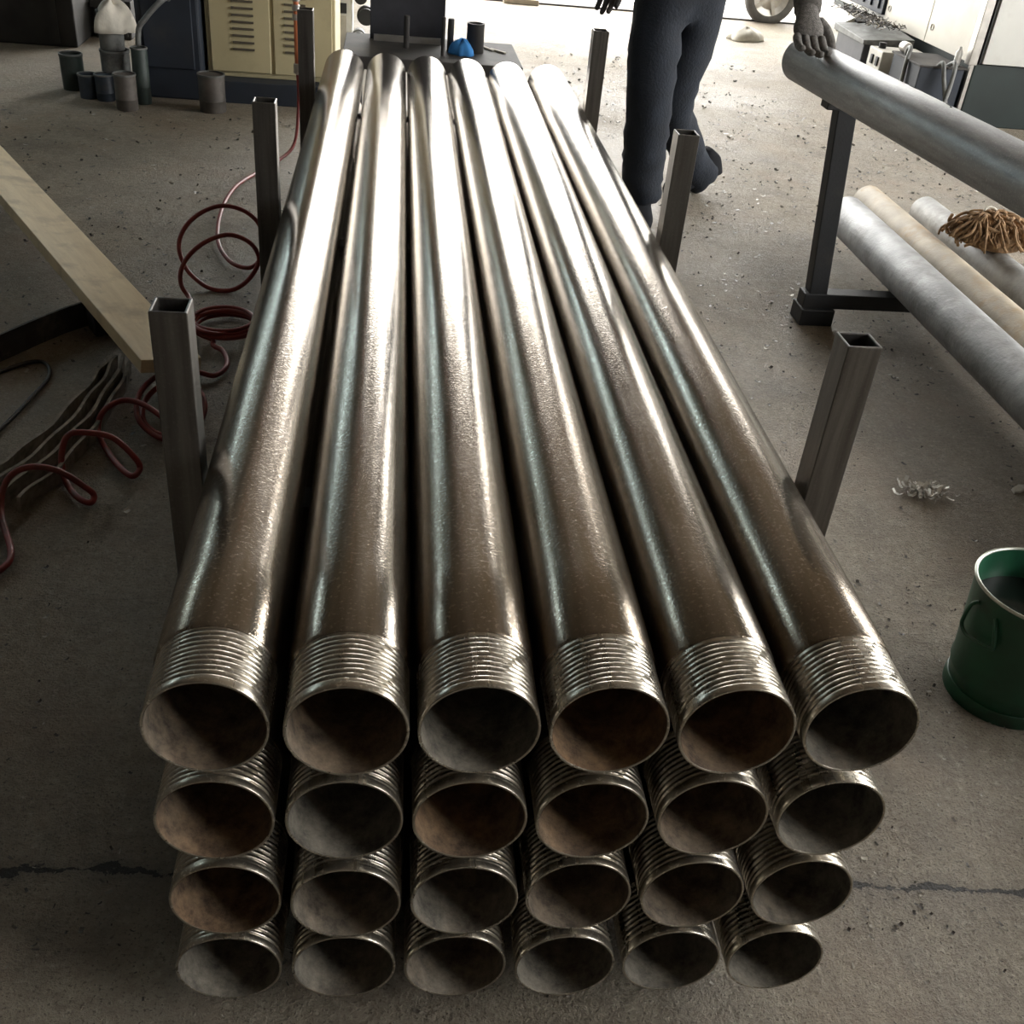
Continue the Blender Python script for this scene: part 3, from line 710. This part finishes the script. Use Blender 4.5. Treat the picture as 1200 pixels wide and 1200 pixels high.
MB().b6(MX-.02, MX+.03, MY, MY+.055, zc-.01, 2.0).build('corner_strip', M['alu'], root, bevel=.004)
MB().b6(MX+.04, MX+.046, MY-.002, MY+.03, zc, 2.0).build('seal', M['black_steel'], root)
MB().b6(MX+.06, MX+1.6, MY+.0, MY+.03, zc, 2.0).build('side_panel', M['grey_panel'], root, bevel=.003)
MB().b6(MX+.03, MX+1.6, MY+.02, MY+2.3, 0, zc-.006).build('base', M['green_black'], root, bevel=.006)
MB().b6(MX-.0, MX+.02, MY+.01, MY+.03, .0, zc).build('base_rail', M['alu'], root)
MB().box((MX+.30, MY-.006, .62), (.03, .012, .03)).build('latch', M['alu'], root, bevel=.003)
# coolant tank, boxes and hoses standing along the cream side
t = thing('coolant_tank', (2.88, 5.4, 0), 'navy coolant tank with hoses pushed up against the machine', 'tank')
MB().b6(2.75, 3.01, 5.22, 5.60, 0, .295).build('body', M['navy_paint'], t, bevel=.006)
MB().b6(2.74, 3.02, 5.21, 5.61, .295, .306).build('lid', M['dark_bench'], t, bevel=.003)
for pts in (((2.78, 5.50, .30), (2.77, 5.47, .345), (2.76, 5.42, .35), (2.735, 5.38, .28), (2.735, 5.36, .03)), ((2.86, 5.24, .30), (2.86, 5.19, .325), (2.87, 5.15, .25), (2.90, 5.12, .14), (2.93, 5.10, .02)), ((2.92, 5.26, .30), (2.92, 5.17, .33), (2.90, 5.12, .20), (2.86, 5.08, .08), (2.83, 5.06, .02))):
    MB().tube(smooth_path(pts, 6), .012, 9).build('hose', M['tin'], t, smooth=True)
MB().lathe([(.001, -.03), (.026, -.03), (.030, -.02), (.030, .03), (.02, .04), (.001, .04)], (2.79, 5.55, .337), n=20, axis='y').build('pump_motor', M['alu'], t, smooth=True, auto=40)
o = MB().lathe([(.001, 0), (.017, 0), (.019, .008), (.019, .07), (.008, .085), (.008, .10), (.001, .10)], (0, 0, 0), n=20).build('bottle', M['white_plastic'], smooth=True, auto=50); o.location = (2.975, 5.27, .306)
tag(o, 'small white plastic bottle on the navy coolant tank', 'bottle')
# tangle of pale fittings at the foot of the machine corner
gb = thing('junction_box', (2.86, 5.75, 0), 'small pale grey junction box standing between coolant tank and conveyor', 'box')
MB().b6(2.71, 3.0, 5.66, 5.86, 0, .285).build('body', M['greybox'], gb, bevel=.005)
for yy in (5.69, 5.77): MB().b6(2.700, 2.712, yy, yy+.03, .20, .25).build('switch', M['black_steel'], gb, bevel=.002)
MB().lathe([(.001, 0), (.022, 0), (.022, .03), (.001, .03)], (2.76, 5.80, .285), n=16).build('knob', M['black_steel'], gb, smooth=True, auto=40)
ct = thing('chip_conveyor', (2.85, 6.4, 0), 'chip conveyor with slanted grey cover and tray of swarf', 'conveyor')
MB().b6(2.70, 2.99, 5.93, 6.38, 0, .28).build('body', M['plate'], ct, bevel=.006)
def wedge(v, name, mat): MB().add(v, [(0,1,2,3),(4,7,6,5),(0,4,5,1),(1,5,6,2),(2,6,7,3),(3,7,4,0)]).build(name, mat, ct, bevel=.003)
wedge([(2.68, 5.90, .305), (3.0, 5.90, .325), (3.0, 6.42, .36), (2.68, 6.42, .32), (2.68, 5.90, .28), (3.0, 5.90, .28), (3.0, 6.42, .28), (2.68, 6.42, .28)], 'cover', M['tin'])
MB().b6(2.71, 2.99, 6.40, 6.86, 0, .27).build('motor_box', M['greybox'], ct, bevel=.006)
MB().b6(2.700, 2.712, 6.52, 6.60, .17, .25).build('switch', M['black_steel'], ct)
wedge([(2.69, 6.40, .30), (2.80, 6.40, .36), (2.80, 6.88, .38), (2.69, 6.88, .36), (2.69, 6.40, .27), (2.80, 6.40, .27), (2.80, 6.88, .27), (2.69, 6.88, .27)], 'hood', M['greybox'])
MB().b6(2.80, 3.0, 6.35, 6.95, .325, .345).build('tray', M['dark_bench'], ct)
sw = MB(); rnd = random.Random(9)
for i in range(150):
    p = Vector((2.78+rnd.random()*.2, 6.0+rnd.random()*.9, .348+rnd.random()*.02)); a = rnd.uniform(0, 6.28); r = rnd.uniform(.008, .02)
    sw.tube([p+Vector((math.cos(a+k*.9)*r, math.sin(a+k*.9)*r, k*.005)) for k in range(5)], .003, 4)
sw.build('swarf', M['shavings'], ct, kind='stuff')

# ------------------------------------------------------------------ small things on the floor
rnd = random.Random(21)
def chip(b, p, L, w, ang, curl, z=0):
    p = Vector(p); d = Vector((math.cos(ang), math.sin(ang), 0)); n = Vector((-d.y, d.x, 0)); vs = []
    for k in range(4):
        t = k/3-.5; h = .0012+curl*(t*t*4)*L+z
        for s in (-.5, .5): vs.append(p+d*(t*L)+n*(s*w)+Vector((0, 0, h)))
    b.add(vs, [(0, 1, 3, 2), (2, 3, 5, 4), (4, 5, 7, 6)])
b = MB()
for i in range(9500):
    y = .1+6.4*rnd.random()**1.1
    if rnd.random() < .72: x = .5+rnd.random()*(1.2+y*.45)
    else: x = -.5-rnd.random()*(.6+y*.4)
    if rnd.random() < .02: x, y = rnd.uniform(-.7, 1.0), rnd.uniform(-.15, .3)
    if mnoise.noise(Vector((x*1.3, y*1.3, 3))) < -.15 and rnd.random() < .8: continue
    if x > 2.2 and y > 5 or x < -.35 and y > 4.4: continue
    L = rnd.uniform(.004, .015)*(.62+.26*y); chip(b, (x, y, 0), L, L*rnd.uniform(.2, .6), rnd.uniform(0, 6.28), rnd.uniform(0, .35))
tag(b.build('metal_shavings', M['shavings'], kind='stuff'), 'fine dark metal shavings and grit strewn over the concrete floor', 'shavings')
b = MB(); c0 = at_z(1078, 578)
for i in range(70):
    a = rnd.uniform(0, 6.28); r = abs(rnd.gauss(0, .022)); L = rnd.uniform(.012, .03)
    chip(b, (c0.x+r*1.5*math.cos(a), c0.y+r*math.sin(a), 0), L, L*.3, rnd.uniform(0, 6.28), rnd.uniform(.1, .6), rnd.uniform(0, .012))
tag(b.build('swarf_clump', M['chip_white'], kind='stuff'), 'bright clump of curled swarf on the floor near the upright', 'swarf')
for (px, py, L, ang, lab) in ((1193, 574, .055, .5, 'pale flat metal chip on the floor beyond the green bucket'), (1088, 184, .10, -.4, 'pale flat offcut on the floor beneath the raised pipe')):
    p = at_z(px, py); o = MB(); vs = []
    pr = [(-.5, -.12), (-.2, -.22), (.3, -.18), (.5, .02), (.25, .2), (-.3, .16)]
    vs = [(x*L, y*L, 0) for x, y in pr]+[(x*L*.9, y*L*.9, L*.12+.05*L*x) for x, y in pr]
    o.add(vs, [tuple(range(6))[::-1], tuple(range(6, 12))]+[(i, (i+1) % 6, 6+(i+1) % 6, 6+i) for i in range(6)])
    o = o.build('metal_chip', M['chip_white']); o.location = (p.x, p.y, 0.0); o.rotation_euler = (0, 0, ang); tag(o, lab, 'chip')
p = at_z(872, 47)
drape('cloth_bundle', (p.x, p.y, 0), .13, .09, .085, M['cloth_white'], 'crumpled pale cloth bundle on the floor near the doorway', 'cloth', 8)
p = at_z(610, 4); 
o = MB().box((0, 0, .02), (.28, .12, .04)).build('timber_offcut', M['tan_pipe'], bevel=.006); o.location = (p.x, p.y, 0); tag(o, 'small brown timber offcut by the door track', 'offcut')

# ------------------------------------------------------------------ scooter in the yard
wp = at_z(897, 26, 0)
sy = wp.y; sx = wp.x; R = .215
root = thing('scooter', (sx, sy, -.02), 'grey scooter parked outside the doorway, small front wheel showing', 'scooter')
def wheel(cx):
    c = (cx, sy, R-.02)
    ty = MB(); ty.lathe([(R-.07, -.035), (R-.03, -.05), (R-.008, -.035), (R, 0), (R-.008, .035), (R-.03, .05), (R-.07, .035)], c, n=40, axis='y')
    w = ty.build('tyre', M['tyre'], root, smooth=True)
    MB().lathe([(.02, -.045), (.06, -.03), (.10, -.015), (R-.068, -.034), (R-.068, .034), (.10, .015), (.06, .03), (.02, .045)], c, n=32, axis='y').build('rim', M['alu'], w, smooth=True, auto=40)
    for k in range(5):
        a = k*2*PI/5; MB().bar((cx+.02*math.cos(a), sy-.03, R-.02+.02*math.sin(a)), (cx+.14*math.cos(a), sy-.03, R-.02+.14*math.sin(a)), .03, .02, (0, 1, 0)).build('spoke', M['alu'], w)
wheel(sx); wheel(sx+1.2)
for s in (-.065, .065): MB().tube([(sx, sy+s, R-.02), (sx+.06, sy+s, .45), (sx+.14, sy+s*.4, .75)], .016, 8).build('fork', M['alu'], root, smooth=True)
MB().add([(sx-.12, sy-.08, .43), (sx+.2, sy-.08, .48), (sx+.2, sy+.08, .48), (sx-.12, sy+.08, .43), (sx-.16, sy-.05, .38), (sx+.2, sy-.08, .45), (sx+.2, sy+.08, .45), (sx-.16, sy+.05, .38)], [(0,1,2,3),(4,7,6,5),(0,4,5,1),(1,5,6,2),(2,6,7,3),(3,7,4,0)]).build('mudguard', M['scooter'], root, bevel=.01)
MB().add([(sx+.16, sy-.2, .35), (sx+.24, sy-.2, .35), (sx+.24, sy+.2, .35), (sx+.16, sy+.2, .35), (sx+.12, sy-.12, 1.0), (sx+.24, sy-.12, 1.0), (sx+.24, sy+.12, 1.0), (sx+.12, sy+.12, 1.0)], [(3,2,1,0),(4,5,6,7),(0,1,5,4),(1,2,6,5),(2,3,7,6),(3,0,4,7)]).build('leg_shield', M['scooter'], root, bevel=.02)
MB().b6(sx+.2, sx+.7, sy-.15, sy+.15, .27, .35).build('footboard', M['scooter'], root, bevel=.01)
MB().add([(sx+.65, sy-.18, .27), (sx+1.45, sy-.14, .42), (sx+1.45, sy+.14, .42), (sx+.65, sy+.18, .27), (sx+.68, sy-.16, .74), (sx+1.5, sy-.12, .80), (sx+1.5, sy+.12, .80), (sx+.68, sy+.16, .74)], [(3,2,1,0),(4,5,6,7),(0,1,5,4),(1,2,6,5),(2,3,7,6),(3,0,4,7)]).build('body', M['scooter'], root, bevel=.03)
MB().b6(sx+.66, sx+1.4, sy-.14, sy+.14, .75, .85).build('seat', M['rubber'], root, bevel=.03)
MB().tube([(sx+.25, sy-.34, 1.05), (sx+.16, sy-.1, 1.06), (sx+.16, sy+.1, 1.06), (sx+.25, sy+.34, 1.05)], .015, 8).build('handlebar', M['rubber'], root, smooth=True)
MB().lathe([(.001, -.03), (.08, -.02), (.085, .04), (.001, .05)], (sx+.12, sy, .98), n=20, axis='x').build('headlamp', M['white_plastic'], root, smooth=True)

# ------------------------------------------------------------------ worker
def skin_mesh(name, verts, edges, radii, root_i=0, sub=2):
    me = bpy.data.meshes.new(name); me.from_pydata(verts, edges, [])
    ob = bpy.data.objects.new(name, me); COL.objects.link(ob)
    md = ob.modifiers.new('skin', 'SKIN'); md.use_smooth_shade = True
    for i, r in enumerate(radii):
        sv = me.skin_vertices[0].data[i]; sv.radius = (r, r) if isinstance(r, (int, float)) else r
        sv.use_root = (i == root_i)
    sm = ob.modifiers.new('sub', 'SUBSURF'); sm.levels = sub; sm.render_levels = sub
    dg = bpy.context.evaluated_depsgraph_get()
    m2 = bpy.data.meshes.new_from_object(ob.evaluated_get(dg))
    bpy.data.objects.remove(ob); m2.name = name
    return m2
def person():
    J = {}
    V = []; Rr = []; E_ = []
    def j(n, p, r, par=None):
        J[n] = len(V); V.append(tuple(p)); Rr.append(r)
        if par: E_.append((J[par], J[n]))
    j('pelvis', (.925, 3.42, .90), (.155, .125))
    j('waist', (.925, 3.37, 1.06), (.145, .115), 'pelvis')
    j('chest', (.915, 3.22, 1.24), (.165, .125), 'waist')
    j('upper', (.910, 3.12, 1.37), (.125, .10), 'chest')
    j('neck', (.910, 3.06, 1.455), .058, 'upper')
    j('head0', (.908, 3.02, 1.53), .062, 'neck')
    # legs: his right leg strides towards the pipes, the left one trails
    def jp(n, px, py, y, r, par): j(n, at_y(px, py, y), r, par)
    jp('hipR', 772, 5, 3.38, .105, 'pelvis'); jp('thighR', 766, 60, 3.32, .100, 'hipR'); jp('kneeR', 760, 120, 3.25, .094, 'thighR'); jp('calfR', 755, 170, 3.25, .088, 'kneeR'); jp('cuffR', 752, 222, 3.26, .082, 'calfR'); jp('cuffR2', 752, 240, 3.26, .070, 'cuffR')
    jp('hipL', 820, 5, 3.44, .112, 'pelvis'); jp('thighL', 804, 60, 3.45, .106, 'hipL'); jp('kneeL', 783, 120, 3.46, .094, 'thighL'); jp('calfL', 800, 165, 3.58, .080, 'kneeL'); jp('cuffL', 819, 205, 3.66, .082, 'calfL'); jp('cuffL2', 827, 216, 3.67, .068, 'cuffL')
    # arms
    j('shR', (.735, 3.10, 1.355), .075, 'upper'); j('upR', (.665, 3.13, 1.22), .060, 'shR'); j('elR', (.615, 3.19, 1.09), .054, 'upR'); j('foR', (.595, 3.17, 1.01), .050, 'elR'); j('wrR', (.580, 3.14, .925), .040, 'foR')
    j('shL', (1.075, 3.06, 1.345), .075, 'upper'); j('upL', (1.10, 2.93, 1.22), .060, 'shL'); j('elL', (1.10, 2.80, 1.11), .052, 'upL'); j('foL', (1.065, 2.66, 1.02), .046, 'elL'); j('wrL', (1.026, 2.50, .908), .038, 'foL')
    me = skin_mesh('person', V, E_, Rr)
    for m in (M['navy_cloth'], M['skin']): me.materials.append(m)
    for p in me.polygons:
        c = p.center; p.material_index = 1 if (c.z > 1.44 and abs(c.x-.91) < .12) else 0
    # soft creases in the cloth
    for v in me.vertices:
        c = v.co
        if c.z < 1.4:
            d = mnoise.noise(Vector((c.x*9, c.y*9, c.z*16)))*.014+mnoise.noise(Vector((c.x*25, c.y*25, c.z*45)))*.007
            v.co = c+v.normal*d
    me.shade_smooth()
    o = bpy.data.objects.new('person', me); COL.objects.link(o)
    base = Vector((1.0, 3.48, 0)); me.transform(Matrix.Translation(-base)); o.location = base
    tag(o, 'worker in dark navy workwear striding, one gloved hand on the raised grey pipe', 'person')
    # boots
    def boot(c, ang, pitch=0.0):
        b = MB(); n = 20; vs = []; fs = []
        secs = [(-.085, .030, .060, .0), (-.075, .040, .10, 0), (-.045, .045, .135, 0), (-.01, .045, .130, 0), (.03, .043, .085, 0), (.08, .047, .070, 0), (.13, .050, .062, 0), (.17, .043, .052, 0), (.19, .025, .040, 0)]
        rot = Matrix.Rotation(ang, 3, 'Z') @ Matrix.Rotation(-pitch, 3, 'Y')
        piv = Vector((.15, 0, 0))
        for (x, w, h, z) in secs:
            for i in range(n):
                a = 2*PI*i/n; ca, sa = math.cos(a), math.sin(a)
                y = w*math.copysign(abs(ca)**.7, ca); zz = h/2+h/2*math.copysign(abs(sa)**.6, sa)
                q = Matrix.Rotation(pitch, 3, 'Y') @ (Vector((x, y, zz))-piv)+piv
                q = Matrix.Rotation(ang, 3, 'Z') @ q
                vs.append(Vector(c)+q)
        k = len(secs)
        for jx in range(k-1):
            for i in range(n):
                i2 = (i+1) % n; fs.append((jx*n+i, jx*n+i2, (jx+1)*n+i2, (jx+1)*n+i))
        fs.append(tuple(range(n))); fs.append(tuple((k-1)*n+i for i in range(n)))
        b.add(vs, fs); return b.build('boot', M['boot'], o, smooth=True, auto=60)
    boot((.815, 3.27, 0), math.radians(-100)); boot((1.175, 3.675, 0), math.radians(-155), .30)
    # hands: palm plus five separate fingers, skinned
    def hand(name, wrist, pd, side, curl, thumb_sign, mat, scale=1.0):
        """pd: direction wrist->knuckles, side: across the palm (towards little finger)"""
        w = Vector(wrist); pd = Vector(pd).normalized(); s = Vector(side); s = (s-pd*s.dot(pd)).normalized(); nrm = pd.cross(s).normalized()*thumb_sign
        k = 1.10*scale
        vs = [w-pd*.03*k, w, w+pd*.045*k, w+pd*.085*k]; ed = [(0, 1), (1, 2), (2, 3)]; rr = [.030*k, (.030*k, .024*k), (.043*k, .021*k), (.043*k, .017*k)]
        parts = [skin_mesh('h', [tuple(v) for v in vs], ed, rr, 1)]
        for off, L in ((-.032, .078), (-.011, .087), (.010, .082), (.031, .066)):
            p = w+pd*.072*k+s*off*k; d = pd.copy(); pts = [p]; rads = [.0115*k]
            for q, fr in enumerate((.22, .42, .32, .26)):
                if q: d = (Matrix.Rotation(curl[q-1], 3, s*thumb_sign) @ d)
                p = p+d*L*fr*k*1.0; pts.append(p.copy()); rads.append((.0115-.0012*q)*k)
            parts.append(skin_mesh('f', [tuple(v) for v in pts], [(i, i+1) for i in range(4)], rads, 0))
        p = w+pd*.020*k-s*.024*k; pts = [p]; d = (pd*.55-s*.75+nrm*.25).normalized()
        for q, fr in enumerate((.035, .030, .026)):
            if q: d = (d*.75+pd*.45+nrm*.25).normalized()
            p = p+d*fr*k; pts.append(p.copy())
        parts.append(skin_mesh('t', [tuple(v) for v in pts], [(i, i+1) for i in range(3)], [.015*k, .0135*k, .012*k, .010*k], 0))
        bm = bmesh.new()
        for q in parts: bm.from_mesh(q)
        me = bpy.data.meshes.new(name); bm.to_mesh(me); bm.free(); me.transform(Matrix.Translation(-base)); me.materials.append(mat); me.shade_smooth()
        g = bpy.data.objects.new(name, me); COL.objects.link(g); g.parent = o
        return g
    # his left hand grips the end of the raised pipe, fingers over its top
    hand('glove', (1.020, 2.470, .885), (-.04, -.74, -.58), (-1, .0, 0), (.22, .35, .3), 1, M['glove'], 1.05)['label'] = 'grey knitted glove'
    hand('glove', (.578, 3.135, .925), (-.03, -.05, -1), (0.8, -.6, 0), (.2, .3, .25), -1, M['glove_backlit'])['label'] = 'grey knitted glove, colour darkened for backlight'
    # knitted cuff of the glove
    MB().tube([(1.058, 2.63, 1.005), (1.040, 2.56, .952), (1.022, 2.475, .888)], [.050, .047, .038], 16).build('glove_cuff', M['glove'], o, smooth=True)
    # head with face and hair
    hc = Vector((.905, 2.985, 1.600)); b = MB(); n = 28; rings = 20; vs = []; fs = []
    for jx in range(rings+1):
        t = PI*jx/rings; zz = math.cos(t)
        for i in range(n):
            a = 2*PI*i/n; x = math.sin(t)*math.cos(a); y = math.sin(t)*math.sin(a)
            wx = .076*(1-.22*max(0, -zz)); dy = .098*(1-.12*max(0, -zz))
            q = Vector((x*wx, y*dy, zz*.118))
            if y < 0:
                fr = max(0, -y)
                q.y -= .022*fr*math.exp(-((x)/.16)**2-((zz+.18)/.22)**2)      # nose
                q.y += .012*fr*(math.exp(-((abs(x)-.36)/.16)**2-((zz-.05)/.12)**2))  # eye sockets
                q.y -= .006*fr*math.exp(-((x)/.3)**2-((zz+.55)/.07)**2)       # lips
                q.y -= .008*fr*math.exp(-((x)/.3)**2-((zz+.85)/.15)**2)       # chin
            vs.append(hc+q)
    for jx in range(rings):
        for i in range(n):
            i2 = (i+1) % n; fs.append((jx*n+i, jx*n+i2, (jx+1)*n+i2, (jx+1)*n+i))
    hd = b.add(vs, fs).build('head', M['skin'], o, smooth=True)
    for s in (-1, 1):
        MB().lathe([(.001, -.010), (.007, -.008), (.010, 0), (.007, .008), (.001, .010)], hc+Vector((s*.028, -.082, .008)), n=14, axis='y').build('eye', M['eye'], hd, smooth=True)
        MB().lathe([(.001, -.003), (.0045, -.001), (.001, .001)], hc+Vector((s*.028, -.0915, .008)), n=12, axis='y').build('iris', M['iris'], hd, smooth=True)
        MB().lathe([(.001, -.007), (.024, -.006), (.028, .002), (.012, .008), (.001, .006)], hc+Vector((s*.076, .012, -.005)), n=16, axis='x').build('ear', M['skin'], hd, smooth=True)
    MB().box(hc+Vector((0, -.094, -.066)), (.042, .012, .007)).build('mouth', simple('lips', (.26, .11, .08), .5), hd, bevel=.003)
    b = MB(); vs = []; fs = []; rings = 9
    for jx in range(rings+1):
        t = (PI*.54)*jx/rings
        for i in range(n):
            a = 2*PI*i/n; x = math.sin(t)*math.cos(a); y = math.sin(t)*math.sin(a); zz = math.cos(t)
            lift = .085*max(0, -y)*(jx/rings)
            vs.append(hc+Vector((x*.083, y*.106+.004, zz*.127+lift)))
    for jx in range(rings):
        for i in range(n):
            i2 = (i+1) % n; fs.append((jx*n+i, jx*n+i2, (jx+1)*n+i2, (jx+1)*n+i))
    b.add(vs, fs).build('hair', M['hair'], hd, smooth=True)
person()
